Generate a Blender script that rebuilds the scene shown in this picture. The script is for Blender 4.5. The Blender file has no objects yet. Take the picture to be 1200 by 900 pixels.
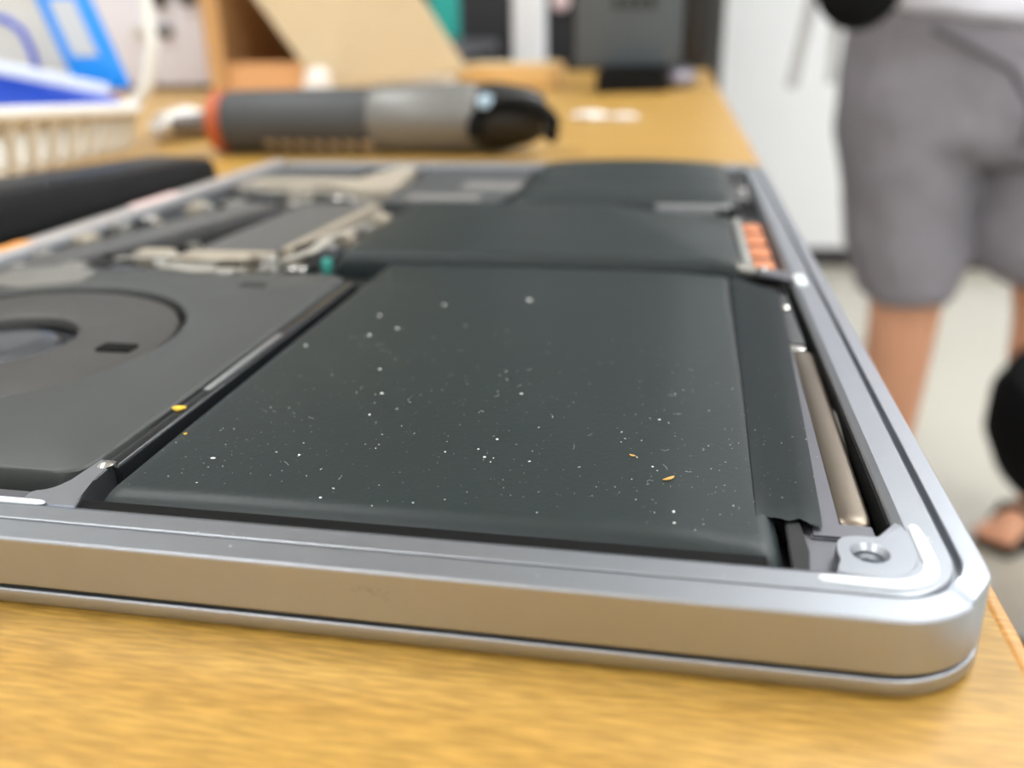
import bpy, bmesh, math, random
from mathutils import Vector, Matrix, noise
random.seed(7)
C = bpy.context.scene.collection
SC = bpy.context.scene
PI = math.pi
FLOOR = -0.88
MM = 0.001

# ------------------------------------------------------------------ camera
def look(p, yaw, roll):
    cy, sy = math.cos(yaw), math.sin(yaw)
    f = Vector((sy*math.cos(p), cy*math.cos(p), -math.sin(p)))
    r = Vector((cy, -sy, 0)); u = r.cross(f)
    c, s = math.cos(roll), math.sin(roll)
    return f, r*c+u*s, -r*s+u*c
f_, r_, u_ = look(0.38416, -0.18907, -0.01931)
cam = bpy.data.cameras.new('camera'); cam_o = bpy.data.objects.new('camera', cam); C.objects.link(cam_o)
m = Matrix((r_, u_, -f_)).transposed().to_4x4(); m.translation = Vector((-0.03367, -0.07308, 0.0617))
cam_o.matrix_world = m
cam.sensor_width = 36; cam.lens = 30.67; cam.clip_start = 0.003; cam.clip_end = 50
cam.dof.use_dof = True; cam.dof.focus_distance = 0.113; cam.dof.aperture_fstop = 12.4
SC.camera = cam_o
# ------------------------------------------------------------------ world, exposure
w = bpy.data.worlds.new('world'); SC.world = w; w.use_nodes = True
w.node_tree.nodes['Background'].inputs[0].default_value = (0.55, 0.78, 1, 1)
w.node_tree.nodes['Background'].inputs[1].default_value = 2.8
SC.view_settings.view_transform = 'Standard'; SC.view_settings.look = 'None'
SC.view_settings.exposure = -0.47; SC.view_settings.gamma = 1.0; SC.view_settings.use_curve_mapping = False
SC.cycles.use_denoising = True
SC.cycles.max_bounces = 8; SC.cycles.diffuse_bounces = 5; SC.cycles.sample_clamp_indirect = 6
LAMP_W = 30.0        # watts of each added ceiling lamp
LAMPS = [(-1.2, 0.25), (1.2, 0.25), (1.8, 2.6), (0.75, 1.2), (-1.2, -1.85), (1.2, -1.85)]

# ------------------------------------------------------------------ materials
def lin(c):
    return tuple(((v/255)/12.92 if v/255 <= .04045 else ((v/255+.055)/1.055)**2.4) for v in c) + (1,)
MATS = {}
def mat(name, rgb, rough=.5, metal=0., var=.06, scale=40., bump=0., bscale=400., spec=.5, coat=0., trans=0., alpha=1., stretch=None, emit=0.):
    if name in MATS: return MATS[name]
    M = bpy.data.materials.new(name); M.use_nodes = True; nt = M.node_tree; b = nt.nodes['Principled BSDF']
    c = lin(rgb)
    tc = nt.nodes.new('ShaderNodeTexCoord'); src = tc.outputs['Object']
    if stretch:
        mp = nt.nodes.new('ShaderNodeMapping'); mp.inputs['Scale'].default_value = stretch
        nt.links.new(src, mp.inputs[0]); src = mp.outputs[0]
    n = nt.nodes.new('ShaderNodeTexNoise'); n.inputs['Scale'].default_value = scale; n.inputs['Detail'].default_value = 5
    nt.links.new(src, n.inputs['Vector'])
    mx = nt.nodes.new('ShaderNodeMix'); mx.data_type = 'RGBA'
    mx.inputs[6].default_value = tuple(v*(1-var) for v in c[:3])+(1,); mx.inputs[7].default_value = tuple(min(1, v*(1+var)) for v in c[:3])+(1,)
    nt.links.new(n.outputs['Fac'], mx.inputs[0]); nt.links.new(mx.outputs[2], b.inputs['Base Color'])
    b.inputs['Roughness'].default_value = rough; b.inputs['Metallic'].default_value = metal
    b.inputs['Specular IOR Level'].default_value = spec; b.inputs['Coat Weight'].default_value = coat
    b.inputs['Transmission Weight'].default_value = trans; b.inputs['Alpha'].default_value = alpha
    if emit: b.inputs['Emission Color'].default_value = c; b.inputs['Emission Strength'].default_value = emit
    if bump:
        n2 = nt.nodes.new('ShaderNodeTexNoise'); n2.inputs['Scale'].default_value = bscale; nt.links.new(src, n2.inputs['Vector'])
        bp = nt.nodes.new('ShaderNodeBump'); bp.inputs['Strength'].default_value = bump; bp.inputs['Distance'].default_value = .0005
        nt.links.new(n2.outputs['Fac'], bp.inputs['Height']); nt.links.new(bp.outputs[0], b.inputs['Normal'])
    MATS[name] = M; return M

def wood_mat(name, a, bcol, rough):
    M = bpy.data.materials.new(name); M.use_nodes = True; nt = M.node_tree; b = nt.nodes['Principled BSDF']
    tc = nt.nodes.new('ShaderNodeTexCoord')
    def nz(sc, detail, rot=0.05, scale=1.):
        mp = nt.nodes.new('ShaderNodeMapping'); mp.inputs['Scale'].default_value = sc; mp.inputs['Rotation'].default_value = (0, 0, rot)
        nt.links.new(tc.outputs['Object'], mp.inputs[0])
        n = nt.nodes.new('ShaderNodeTexNoise'); n.inputs['Scale'].default_value = scale; n.inputs['Detail'].default_value = detail
        nt.links.new(mp.outputs[0], n.inputs['Vector']); return n.outputs['Fac']
    fine = nz((190, 2000, 300), 2); mid = nz((16, 190, 60), 4); big = nz((3, 22, 10), 3)
    def ramp(x, p0, p1, c0, c1):
        r = nt.nodes.new('ShaderNodeValToRGB'); r.color_ramp.elements[0].position = p0; r.color_ramp.elements[1].position = p1
        r.color_ramp.elements[0].color = c0; r.color_ramp.elements[1].color = c1; nt.links.new(x, r.inputs[0]); return r.outputs[0]
    base = ramp(mid, .3, .7, lin(a), lin(bcol))
    fl = ramp(fine, .38, .66, (.74, .72, .68, 1), (1.10, 1.09, 1.08, 1)); bl = ramp(big, .3, .7, (.92, .90, .88, 1), (1.03, 1.03, 1.03, 1))
    m1 = nt.nodes.new('ShaderNodeMix'); m1.data_type = 'RGBA'; m1.blend_type = 'MULTIPLY'; m1.inputs[0].default_value = 1
    nt.links.new(base, m1.inputs[6]); nt.links.new(fl, m1.inputs[7])
    m2 = nt.nodes.new('ShaderNodeMix'); m2.data_type = 'RGBA'; m2.blend_type = 'MULTIPLY'; m2.inputs[0].default_value = 1
    nt.links.new(m1.outputs[2], m2.inputs[6]); nt.links.new(bl, m2.inputs[7])
    nt.links.new(m2.outputs[2], b.inputs['Base Color'])
    b.inputs['Roughness'].default_value = rough
    bp = nt.nodes.new('ShaderNodeBump'); bp.inputs['Strength'].default_value = .25; bp.inputs['Distance'].default_value = .0002
    nt.links.new(fine, bp.inputs['Height']); nt.links.new(bp.outputs[0], b.inputs['Normal'])
    return M

WOOD = wood_mat('honey_wood', (180, 139, 63), (196, 157, 80), .38)
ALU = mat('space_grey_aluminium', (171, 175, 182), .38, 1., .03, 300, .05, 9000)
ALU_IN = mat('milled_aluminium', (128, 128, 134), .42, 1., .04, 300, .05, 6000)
FOIL = mat('black_battery_foil', (27, 37, 37), .44, 0, .12, 60, .08, 1500, .40)
FOIL2 = mat('dark_battery_tape', (38, 48, 51), .46, 0, .10, 80, .06, 2500, .5)
BLACK = mat('black_plastic', (14, 14, 14), .45, 0, .1)
MATTE = mat('matte_black', (7, 7, 7), .8, 0, .1, spec=.2)
FANM = mat('fan_cover_grey', (70, 72, 71), .5, .2, .05, 300, .1, 6000)
FANR = mat('fan_ring_grey', (74, 73, 71), .5, .3, .05, 300)
CHROME = mat('bright_metal', (205, 203, 200), .22, 1., .05)
NICKEL = mat('warm_nickel', (132, 122, 110), .4, 1., .06, 200)
COPPER = mat('copper_pad', (206, 130, 90), .5, .2, .08, 200)
WPASTE = mat('white_adhesive', (222, 226, 228), .6, 0, .06, 400, .3, 1500)
SOLDER = mat('pale_silver', (150, 148, 142), .4, .6, .12, 300)
BEIGE = mat('beige_shield', (178, 168, 152), .5, .4, .1, 200)
BOARD = mat('dark_circuit_board', (34, 38, 38), .5, 0, .25, 300)
GREYP = mat('grey_heat_plate', (104, 104, 104), .45, .5, .06, 100)
GREYD = mat('dark_grey_plate', (72, 74, 76), .5, .2, .08, 100)
TEALCHIP = mat('teal_capacitor', (60, 150, 140), .5, 0, .1)
ORANGE = mat('orange_plastic', (178, 84, 42), .45, 0, .08)
DUST = mat('pale_dust', (226, 226, 220), .9, 0, .1)

# ------------------------------------------------------------------ mesh helpers
def B(): return bmesh.new()
def box(bm, x0, x1, y0, y1, z0, z1, bev=0, seg=2):
    r = bmesh.ops.create_cube(bm, size=1); vs = r['verts']
    for v in vs: v.co = Vector(((x0+x1)/2+v.co.x*(x1-x0), (y0+y1)/2+v.co.y*(y1-y0), (z0+z1)/2+v.co.z*(z1-z0)))
    if bev:
        es = list({e for v in vs for e in v.link_edges})
        bmesh.ops.bevel(bm, geom=es, offset=bev, segments=seg, affect='EDGES', profile=.5)
    return bm
def loft(bm, rings, cap0=True, cap1=True, closed=True):
    R = [[bm.verts.new(p) for p in ring] for ring in rings]
    n = len(R[0])
    for a, b in zip(R, R[1:]):
        for i in range(n if closed else n-1):
            j = (i+1) % n
            bm.faces.new((a[i], a[j], b[j], b[i]))
    if cap0: bm.faces.new(list(reversed(R[0])))
    if cap1: bm.faces.new(R[-1])
    return R
def tube(bm, pts, rad, n=10, cap=True):
    pts = [Vector(p) for p in pts]; rings = []
    up = Vector((0, 0, 1))
    for i, p in enumerate(pts):
        d = (pts[min(i+1, len(pts)-1)]-pts[max(i-1, 0)]).normalized()
        a = d.cross(up)
        if a.length < .05: a = d.cross(Vector((0, 1, 0)))
        a.normalize(); b = a.cross(d)
        r = rad[i] if isinstance(rad, (list, tuple)) else rad
        rings.append([p+(a*math.cos(t)+b*math.sin(t))*r for t in [2*PI*k/n for k in range(n)]])
    loft(bm, rings, cap, cap); return bm
def lathe(bm, prof, origin, axis, n=32, cap=True):
    """prof: (distance along axis, radius)"""
    axis = Vector(axis).normalized(); o = Vector(origin)
    a = axis.cross(Vector((0, 0, 1)))
    if a.length < .05: a = Vector((1, 0, 0))
    a.normalize(); b = axis.cross(a)
    rings = [[o+axis*h+(a*math.cos(t)+b*math.sin(t))*r for t in [2*PI*k/n for k in range(n)]] for h, r in prof]
    loft(bm, rings, cap, cap); return bm
def prism(bm, poly, z0, z1, bev=0):
    vs0 = [bm.verts.new((x, y, z0)) for x, y in poly]; vs1 = [bm.verts.new((x, y, z1)) for x, y in poly]
    n = len(poly)
    bm.faces.new(list(reversed(vs0))); top = bm.faces.new(vs1)
    for i in range(n): bm.faces.new((vs0[i], vs0[(i+1) % n], vs1[(i+1) % n], vs1[i]))
    if bev: bmesh.ops.bevel(bm, geom=list(top.edges), offset=bev, segments=2, affect='EDGES')
    return bm
def plate(bm, quad, th):
    """a thick plate from four corners (planar quad), thickness along its normal"""
    q = [Vector(p) for p in quad]; nrm = (q[1]-q[0]).cross(q[3]-q[0]).normalized()*th
    loft(bm, [q, [p+nrm for p in q]]); return bm
def smooth(bm, ang=40):
    for f in bm.faces: f.smooth = True
    for e in bm.edges:
        if len(e.link_faces) == 2 and e.calc_face_angle(0) > math.radians(ang): e.smooth = False
ROOT = {}
def thing(name, label, cat, loc, group=None):
    o = bpy.data.objects.new(name, None); C.objects.link(o); o.location = loc; o.empty_display_size = .02
    o['label'] = label; o['category'] = cat
    if group: o['group'] = group
    ROOT[o.name] = Vector(loc); return o
def obj(name, bm, material, parent=None, scale=1., label=None, ang=40, flat=False, mods=None):
    if scale != 1: bmesh.ops.scale(bm, vec=(scale,)*3, verts=bm.verts)
    bmesh.ops.recalc_face_normals(bm, faces=bm.faces)
    if not flat: smooth(bm, ang)
    if parent: L = ROOT[parent.name]
    else:
        xs = [v.co for v in bm.verts]
        L = Vector(((min(v.x for v in xs)+max(v.x for v in xs))/2, (min(v.y for v in xs)+max(v.y for v in xs))/2, min(v.z for v in xs)))
    bmesh.ops.translate(bm, vec=-L, verts=bm.verts)
    me = bpy.data.meshes.new(name); bm.to_mesh(me); bm.free()
    me.materials.append(material)
    o = bpy.data.objects.new(name, me); C.objects.link(o)
    if parent: o.parent = parent
    else: o.location = L
    ROOT[o.name] = L
    if label: o['label'] = label
    return o
def tag(o, label, cat, group=None, kind=None):
    o['label'] = label; o['category'] = cat
    if group: o['group'] = group
    if kind: o['kind'] = kind
    return o
def struct(o): o['kind'] = 'structure'; return o
def dup(src, delta, parent):
    c = src.copy(); C.objects.link(c); c.parent = parent; c.location = src.location+Vector(delta); ROOT[c.name] = ROOT[src.name]; return c

# ================================================================== the room
X0, X1, Y0, Y1, CEIL = -2.6, 2.6, -2.6, 3.72, 1.85
FLOORM = mat('pale_polished_floor', (190, 184, 170), .22, 0, .05, 3., .05, 60)
WALLM = mat('white_wall', (246, 247, 248), .6, 0, .02, 5)
CEILM = mat('white_ceiling', (232, 232, 230), .8, 0, .02, 5)
DARKTRIM = mat('dark_skirting', (52, 48, 50), .5, 0, .05)
struct(obj('floor', box(B(), X0-.2, X1+.2, Y0-.2, Y1+.2, FLOOR-.1, FLOOR), FLOORM))
struct(obj('ceiling', box(B(), X0-.2, X1+.2, Y0-.2, Y1+.2, CEIL, CEIL+.1), CEILM))
WX0, WX1, WZ0, WZ1 = .45, 2.05, .45, 1.65      # unseen window opening, added in the back wall to let in cool daylight
bm = B(); box(bm, X0-.2, WX0, Y1, Y1+.15, FLOOR, CEIL); box(bm, WX1, X1+.2, Y1, Y1+.15, FLOOR, CEIL); box(bm, WX0, WX1, Y1, Y1+.15, FLOOR, WZ0); box(bm, WX0, WX1, Y1, Y1+.15, WZ1, CEIL)
struct(obj('wall_back', bm, WALLM))
WF = mat('white_window_frame', (228, 228, 226), .4)
bm = B(); box(bm, WX0, WX1, Y1+.02, Y1+.08, WZ0, WZ0+.05); box(bm, WX0, WX1, Y1+.02, Y1+.08, WZ1-.05, WZ1); box(bm, WX0, WX0+.05, Y1+.02, Y1+.08, WZ0+.05, WZ1-.05); box(bm, WX1-.05, WX1, Y1+.02, Y1+.08, WZ0+.05, WZ1-.05); box(bm, (WX0+WX1)/2-.025, (WX0+WX1)/2+.025, Y1+.02, Y1+.08, WZ0+.05, WZ1-.05)
win = struct(obj('added_window_1', bm, WF))
GL = bpy.data.materials.new('window_glass'); GL.use_nodes = True; nt = GL.node_tree; nt.nodes.remove(nt.nodes['Principled BSDF'])
tr = nt.nodes.new('ShaderNodeBsdfTransparent'); gl = nt.nodes.new('ShaderNodeBsdfGlossy'); gl.inputs['Roughness'].default_value = .02; mxs = nt.nodes.new('ShaderNodeMixShader'); mxs.inputs[0].default_value = .07
nt.links.new(tr.outputs[0], mxs.inputs[1]); nt.links.new(gl.outputs[0], mxs.inputs[2]); nt.links.new(mxs.outputs[0], nt.nodes['Material Output'].inputs[0])
for a_, b_ in ((WX0+.05, (WX0+WX1)/2-.025), ((WX0+WX1)/2+.025, WX1-.05)):
    obj('pane', box(B(), a_, b_, Y1+.047, Y1+.053, WZ0+.05, WZ1-.05), GL, win)
pl_ = bpy.data.lights.new('window_portal', 'AREA'); pl_.shape = 'RECTANGLE'; pl_.size = WX1-WX0; pl_.size_y = WZ1-WZ0; pl_.cycles.is_portal = True
po_ = bpy.data.objects.new('window_portal', pl_); C.objects.link(po_); po_.location = ((WX0+WX1)/2, Y1+.12, (WZ0+WZ1)/2); po_.rotation_euler = (-PI/2, 0, 0)
struct(obj('wall_front', box(B(), X0-.2, X1+.2, Y0-.15, Y0, FLOOR, CEIL), WALLM))
struct(obj('wall_left', box(B(), X0-.15, X0, Y0, Y1, FLOOR, CEIL), WALLM))
struct(obj('wall_right', box(B(), X1, X1+.15, Y0, Y1, FLOOR, CEIL), WALLM))
struct(obj('baseboard_back', box(B(), .12, X1, Y1-.016, Y1, FLOOR, FLOOR+.075, .003), DARKTRIM))
struct(obj('trim_1', box(B(), .035, .115, Y1-.06, Y1, FLOOR, CEIL, .004), mat('dark_door_post', (66, 64, 58), .5)))
# unseen ceiling lamps, invented and placed to light the bench and wall
DIFF = mat('lit_diffuser', (255, 255, 252), .5, emit=3.0)
FITT = mat('white_fitting', (235, 235, 235), .5)
for i, (lx, ly) in enumerate(LAMPS):
    side = 'left' if lx < 0 else 'right'; row = ['over the bench', 'over the bench', 'by the far wall', 'beyond the bench end', 'behind the bench', 'behind the bench'][i]
    t = thing('added_ceiling_lamp', f'added, unseen white flush ceiling lamp panel {row} on the {side}', 'lamp', (lx, ly, CEIL-.05), 'added ceiling lamp panels')
    obj('frame', box(B(), lx-.32, lx+.32, ly-.62, ly+.62, CEIL-.05, CEIL-.001, .006), FITT, t)
    obj('diffuser', box(B(), lx-.29, lx+.29, ly-.59, ly+.59, CEIL-.056, CEIL-.05), DIFF, t)
    L = bpy.data.lights.new('panel_light', 'AREA'); L.shape = 'RECTANGLE'; L.size = .56; L.size_y = 1.16; L.energy = LAMP_W; L.color = (.965, .985, 1)
    lo = bpy.data.objects.new('panel_light', L); C.objects.link(lo); lo.parent = t; lo.location = (0, 0, -.012)

# ================================================================== workbench
TX1 = .0056
tb = thing('workbench', 'long honey-coloured wooden workbench that carries the opened laptop', 'table', (-.7, .55, FLOOR))
obj('tabletop', box(B(), -1.75, TX1-.002, -.32, 1.43, -.028, 0), WOOD, tb)
obj('edge_band', box(B(), TX1-.002, TX1, -.32, 1.43, -.028, -.0002, .0006), wood_mat('edge_wood', (196, 140, 66), (214, 160, 84), .4), tb, label='thin wooden edge band along the right side')
LEGM = mat('grey_steel', (120, 122, 124), .4, .6)
for lx in (-1.68, -.07):
    for ly in (-.25, 1.36):
        obj('leg', box(B(), lx-.03, lx+.03, ly-.03, ly+.03, FLOOR, -.028, .004), LEGM, tb)
obj('apron', box(B(), -1.68, -.07, 1.34, 1.38, -.10, -.028), LEGM, tb)

# ================================================================== laptop (modelled in millimetres)
W, D = 212., 304.
lap = thing('laptop', 'grey aluminium laptop lying upside down with its bottom cover off and swollen battery showing', 'laptop', (-.106, .152, 0))
def rr(fi, ri, bi, li, R, z, seg=20):
    """rounded rectangle ring, insets front/right/back/left"""
    x0, x1, y0, y1 = -W+li, -ri, fi, D-bi
    pts = []
    for cx, cy, a0 in ((x1-R, y0+R, -PI/2), (x1-R, y1-R, 0), (x0+R, y1-R, PI/2), (x0+R, y0+R, PI)):
        for k in range(seg+1):
            a = a0+PI/2*k/seg
            pts.append(Vector((cx+R*math.cos(a), cy+R*math.sin(a), z)))
    return pts
# lid: thin slab under the base
bm = B()
loft(bm, [rr(8, 8, 8, 8, 5, .05), rr(4, 4, 4, 4, 8, .16), rr(1.6, 1.6, 1.6, 1.6, 10.3, .26), rr(.4, .4, .4, .4, 11, .45), rr(.0, .0, .0, .0, 11.5, .85), rr(.0, .0, .0, .0, 11.5, 2.36), rr(.05, .05, .05, .05, 11.4, 2.46), rr(.25, .25, .25, .25, 11.2, 2.54), rr(2.6, 2.6, 2.6, 2.6, 9., 2.54)])
obj('lid', bm, ALU, lap, MM, ang=50)
obj('lid_gap_fill', loft_bm := (lambda b: (loft(b, [rr(1.0, 1.0, 1.0, 1.0, 10.4, 2.5), rr(1.0, 1.0, 1.0, 1.0, 10.4, 3.2)]), b)[1])(B()), MATTE, lap, MM, label='thin black filler in the gap between lid and base')  # matte black ring fills the gap between lid and base
# base shell: side wall, rim, groove, raised inner lip, cavity wall, floor
bm = B()
prof = [  # front, right, back, left inset ; radius ; z
    (2.0, 2.0, 2.0, 2.0, 9.5, 3.1), (.2, .2, .2, .2, 11.3, 3.1), (.05, .05, .05, .05, 11.5, 3.2), (0, 0, 0, 0, 11.5, 3.4),
    (0, 0, 0, 0, 11.5, 9.2), (.06, .06, .06, .06, 11.4, 9.42), (.25, .22, .25, .25, 11.2, 9.58),
    (3.5, 2.3, 3, 4, 8.8, 9.66), (3.7, 2.45, 3.2, 4.2, 8.7, 9.6), (3.75, 2.5, 3.3, 4.3, 8.6, 8.5),
    (4.4, 3.05, 3.9, 5.0, 8.2, 8.45), (4.45, 3.1, 4.0, 5.1, 8.1, 9.25), (4.6, 3.25, 4.2, 5.3, 8.0, 9.36),
    (7.3, 6.6, 7, 8.2, 5.0, 9.36), (8.3, 7.5, 8.2, 9.2, 3.5, 8.95), (8.4, 7.7, 8.3, 9.3, 3.4, 8.7), (8.4, 7.7, 8.3, 9.3, 3.4, 4.0)]
rings = [rr(*p) for p in prof]
# dented corner: push the rim in around the knock
dc = Vector((-1.9, 5.8, 9.3)); dn = Vector((-.66, .30, -.69)).normalized()
for ring in rings[3:9]:
    for v in ring:
        d = (v-dc); d2 = math.sqrt(d.x**2+d.y**2+(d.z*.8)**2)
        if d2 < 3.1: v += dn*1.25*(1-d2/3.1)**.8
loft(bm, rings, True, True)
obj('base_shell', bm, ALU, lap, MM, ang=11)

# boss in the near right corner with its threaded hole
def boss(bm, cx, cy, hole, poly, z0, z1):
    n = 72
    inner = [(cx+hole*math.cos(2*PI*k/n), cy+hole*math.sin(2*PI*k/n)) for k in range(n)]
    # outer polygon resampled by angle
    def hit(a):
        d = Vector((math.cos(a), math.sin(a))); best = None
        for i in range(len(poly)):
            p = Vector(poly[i])-Vector((cx, cy)); q = Vector(poly[(i+1) % len(poly)])-Vector((cx, cy)); e = q-p
            den = d.x*e.y-d.y*e.x
            if abs(den) < 1e-9: continue
            t = (p.x*e.y-p.y*e.x)/den; s = (p.x*d.y-p.y*d.x)/den
            if t > 0 and -1e-6 <= s <= 1+1e-6 and (best is None or t < best): best = t
        return (cx+d.x*best, cy+d.y*best)
    outer = [hit(2*PI*k/n) for k in range(n)]
    rings = [[(x, y, z0) for x, y in outer], [(x, y, z1-.15) for x, y in outer],
             [(x+(cx-x)*.03, y+(cy-y)*.03, z1) for x, y in outer],
             [(cx+(x-cx)*1.12, cy+(y-cy)*1.12, z1) for x, y in inner], [(x, y, z1-.25) for x, y in inner]]
    zz = z1-.25
    for k in range(2):
        zz -= .5; rings.append([(cx+(x-cx)*.84, cy+(y-cy)*.80, zz) for x, y in inner])
        zz -= .5; rings.append([(cx+(x-cx)*.94, cy+(y-cy)*.94, zz) for x, y in inner])
    rings.append([(cx+(x-cx)*.8, cy+(y-cy)*.8, zz-.2) for x, y in inner])
    loft(bm, rings, True, True)
bm = B()
poly = [(-15.9, 8.0), (-14.6, 9.6), (-14.9, 12.6), (-14.2, 14.8), (-12.2, 15.5), (-9.9, 15.3), (-8.6, 16.8), (-7.9, 19.0), (-6.8, 19.0), (-6.0, 14), (-7.2, 9.2), (-10, 7.2)]
for _ in range(3):     # round the outline off
    poly = [q for i in range(len(poly)) for q in ((poly[i][0]*.75+poly[(i+1) % len(poly)][0]*.25, poly[i][1]*.75+poly[(i+1) % len(poly)][1]*.25), (poly[i][0]*.25+poly[(i+1) % len(poly)][0]*.75, poly[i][1]*.25+poly[(i+1) % len(poly)][1]*.75))]
boss(bm, -11.35, 12.1, 1.85, poly, 4.0, 9.37)
obj('screw_boss', bm, ALU, lap, MM, ang=35)
# white adhesive strips on the lip
def ribbon(bm, pts, wd, z0, z1):
    pts = [Vector((x, y)) for x, y in pts]; L = []; Rr = []
    n = len(pts)
    for i, p in enumerate(pts):
        d = (pts[min(i+1, n-1)]-pts[max(0, i-1)]).normalized(); a = Vector((-d.y, d.x)); k = wd/2
        if i in (0, n-1): k *= .35
        elif i in (1, n-2): k *= .8
        L.append(p+a*k); Rr.append(p-a*k)
    prism(bm, [(v.x, v.y) for v in Rr]+[(v.x, v.y) for v in reversed(L)], z0, z1, .12)
bm = B()
cpts = [(-17.4, 6.35), (-17.0, 6.3), (-15, 6.2), (-12.5, 6.1)] + [(-10.2+4.6*math.cos(a), 10.7+4.6*math.sin(a)) for a in [-PI/2+k*PI/2/8 for k in range(9)]] + [(-5.6, 13), (-5.6, 15.5), (-5.7, 18), (-5.7, 18.4)]
ribbon(bm, cpts, 1.35, 9.3, 9.62)
obj('adhesive_strip', bm, WPASTE, lap, MM, label='white adhesive strip around the near corner')
bm = B(); ribbon(bm, [(-150, 8.1), (-149.5, 8.1), (-130, 8.15), (-108.4, 8.2), (-107.7, 8.2)], 1.15, 9.25, 9.56)
obj('adhesive_strip', bm, WPASTE, lap, MM, label='white adhesive strip on the near rim by the fan')
# floor plate of the cavity, dark
obj('cavity_floor', box(B(), -W+9.4, -8.2, 8.5, D-8.4, 3.9, 4.3), mat('dark_cavity', (26, 26, 26), .6, .2), lap, MM)
# web between fan pocket and battery pocket
bm = B()
arc = [(-111.6+3.1*math.cos(a), 14.4+3.4*math.sin(a)) for a in [-PI/2+k*PI/2/8 for k in range(9)]]
prism(bm, [(-113, 8.2)]+arc+[(-108.3, 20.4), (-106.0, 20.4), (-105.6, 15), (-104.6, 11), (-103.6, 8.2)], 4.2, 9.15, .2)
obj('web', bm, ALU, lap, MM)
# fan-side front lip fill (pocket edge sits a little deeper than the battery's)
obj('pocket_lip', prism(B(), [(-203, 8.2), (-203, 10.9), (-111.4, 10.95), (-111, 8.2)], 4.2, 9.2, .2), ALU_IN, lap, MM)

# divider: dark glossy light-guide rail beside the fan
rail = obj('divider_rail', box(B(), -107.6, -105.2, 19.6, 113, 4.3, 8.9, .7, 3), mat('glossy_dark_rail', (36, 38, 40), .18, .2, .1), lap, MM)
obj('rail_tip', lathe(B(), [(0, .4), (.3, 1.1), (1.0, 1.1), (1.4, .5)], (-106.6, 19.0, 8.2), (0, 0, 1), 16), CHROME, rail, MM)
obj('rail_highlight', box(B(), -107.3, -106.0, 46, 74, 8.8, 9.1, .2), mat('rail_sheen_paint', (170, 172, 174), .35, .8), rail, MM, label='pale strip painting a bright highlight on the rail')  # raised pale strip paints the bright highlight along the rail

# ---- fan
FCX, FCY, FR = -162.5, 66., 35.5
def fan_top(bm):
    n = 64; z1 = 8.7
    xl, xr, yf, yb = -203., -109.2, 17.2, 118.
    rc = 4.
    def outer(a):
        d = Vector((math.cos(a), math.sin(a))); t = 1e9
        if d.x > 1e-6: t = min(t, (xr-FCX)/d.x)
        if d.x < -1e-6: t = min(t, (xl-FCX)/d.x)
        if d.y > 1e-6: t = min(t, (yb-FCY)/d.y)
        if d.y < -1e-6: t = min(t, (yf-FCY)/d.y)
        p = Vector((FCX, FCY))+d*t
        # round the corners
        qx = min(max(p.x, xl+rc), xr-rc); qy = min(max(p.y, yf+rc), yb-rc)
        o = p-Vector((qx, qy))
        if o.length > rc: p = Vector((qx, qy))+o.normalized()*rc
        return p
    angs = [2*PI*k/n for k in range(n)]
    for cx, cy in ((xr, yf), (xr, yb), (xl, yf), (xl, yb)):
        a = math.atan2(cy-FCY, cx-FCX) % (2*PI)
        for d in (-.09, -.06, -.03, 0, .03, .06, .09): angs.append((a+d) % (2*PI))
    angs = sorted(set(angs))
    O = [outer(a) for a in angs]; I = [Vector((FCX+FR*math.cos(a), FCY+FR*math.sin(a))) for a in angs]
    c = Vector((FCX, FCY))
    ring = lambda P, z, k=0: [Vector((p.x+(c-p).normalized().x*k, p.y+(c-p).normalized().y*k, z)) for p in P]
    loft(bm, [ring(O, 4.4), ring(O, 8.2), ring(O, 8.55, .3), ring(O, z1, .8), ring(I, z1, -.6), ring(I, z1-.25, -.15), ring(I, 7.9), ring(I, 4.6)], True, True)
bm = B(); fan_top(bm)
fan = obj('fan', bm, FANM, lap, MM, ang=35, label='flat dark grey cooling fan housing')
bm = B()
ringpts = lambda r, z: [(FCX+r*math.cos(2*PI*k/64), FCY+r*math.sin(2*PI*k/64), z) for k in range(64)]
loft(bm, [ringpts(15, 6.0), ringpts(15.2, 7.7), ringpts(15.8, 8.05), ringpts(33.0, 8.05), ringpts(33.9, 7.6), ringpts(33.9, 6.0)], False, False)
obj('rotor_ring', bm, FANR, fan, MM)
bm = B(); lathe(bm, [(0, 14.6), (.6, 14.6), (.6, 12.6), (1.6, 12.0), (2.4, 10), (2.7, 6), (2.75, 0.2)], (FCX, FCY, 4.7), (0, 0, 1), 48)
obj('hub', bm, mat('oily_steel', (120, 124, 132), .22, .9, .25, 90), fan, MM, label='shiny round steel hub')
bm = B()
bx = B(); box(bx, -138.5, -131.5, 62.6, 66.4, 7.9, 8.16, .5)
obj('notch', bx, MATTE, fan, MM)
bm.free()
obj('screw_recess', box(B(), -131, -125.2, 105.6, 108.6, 8.6, 8.76, .3), mat('recess_dark', (40, 40, 40), .6), fan, MM)

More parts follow.
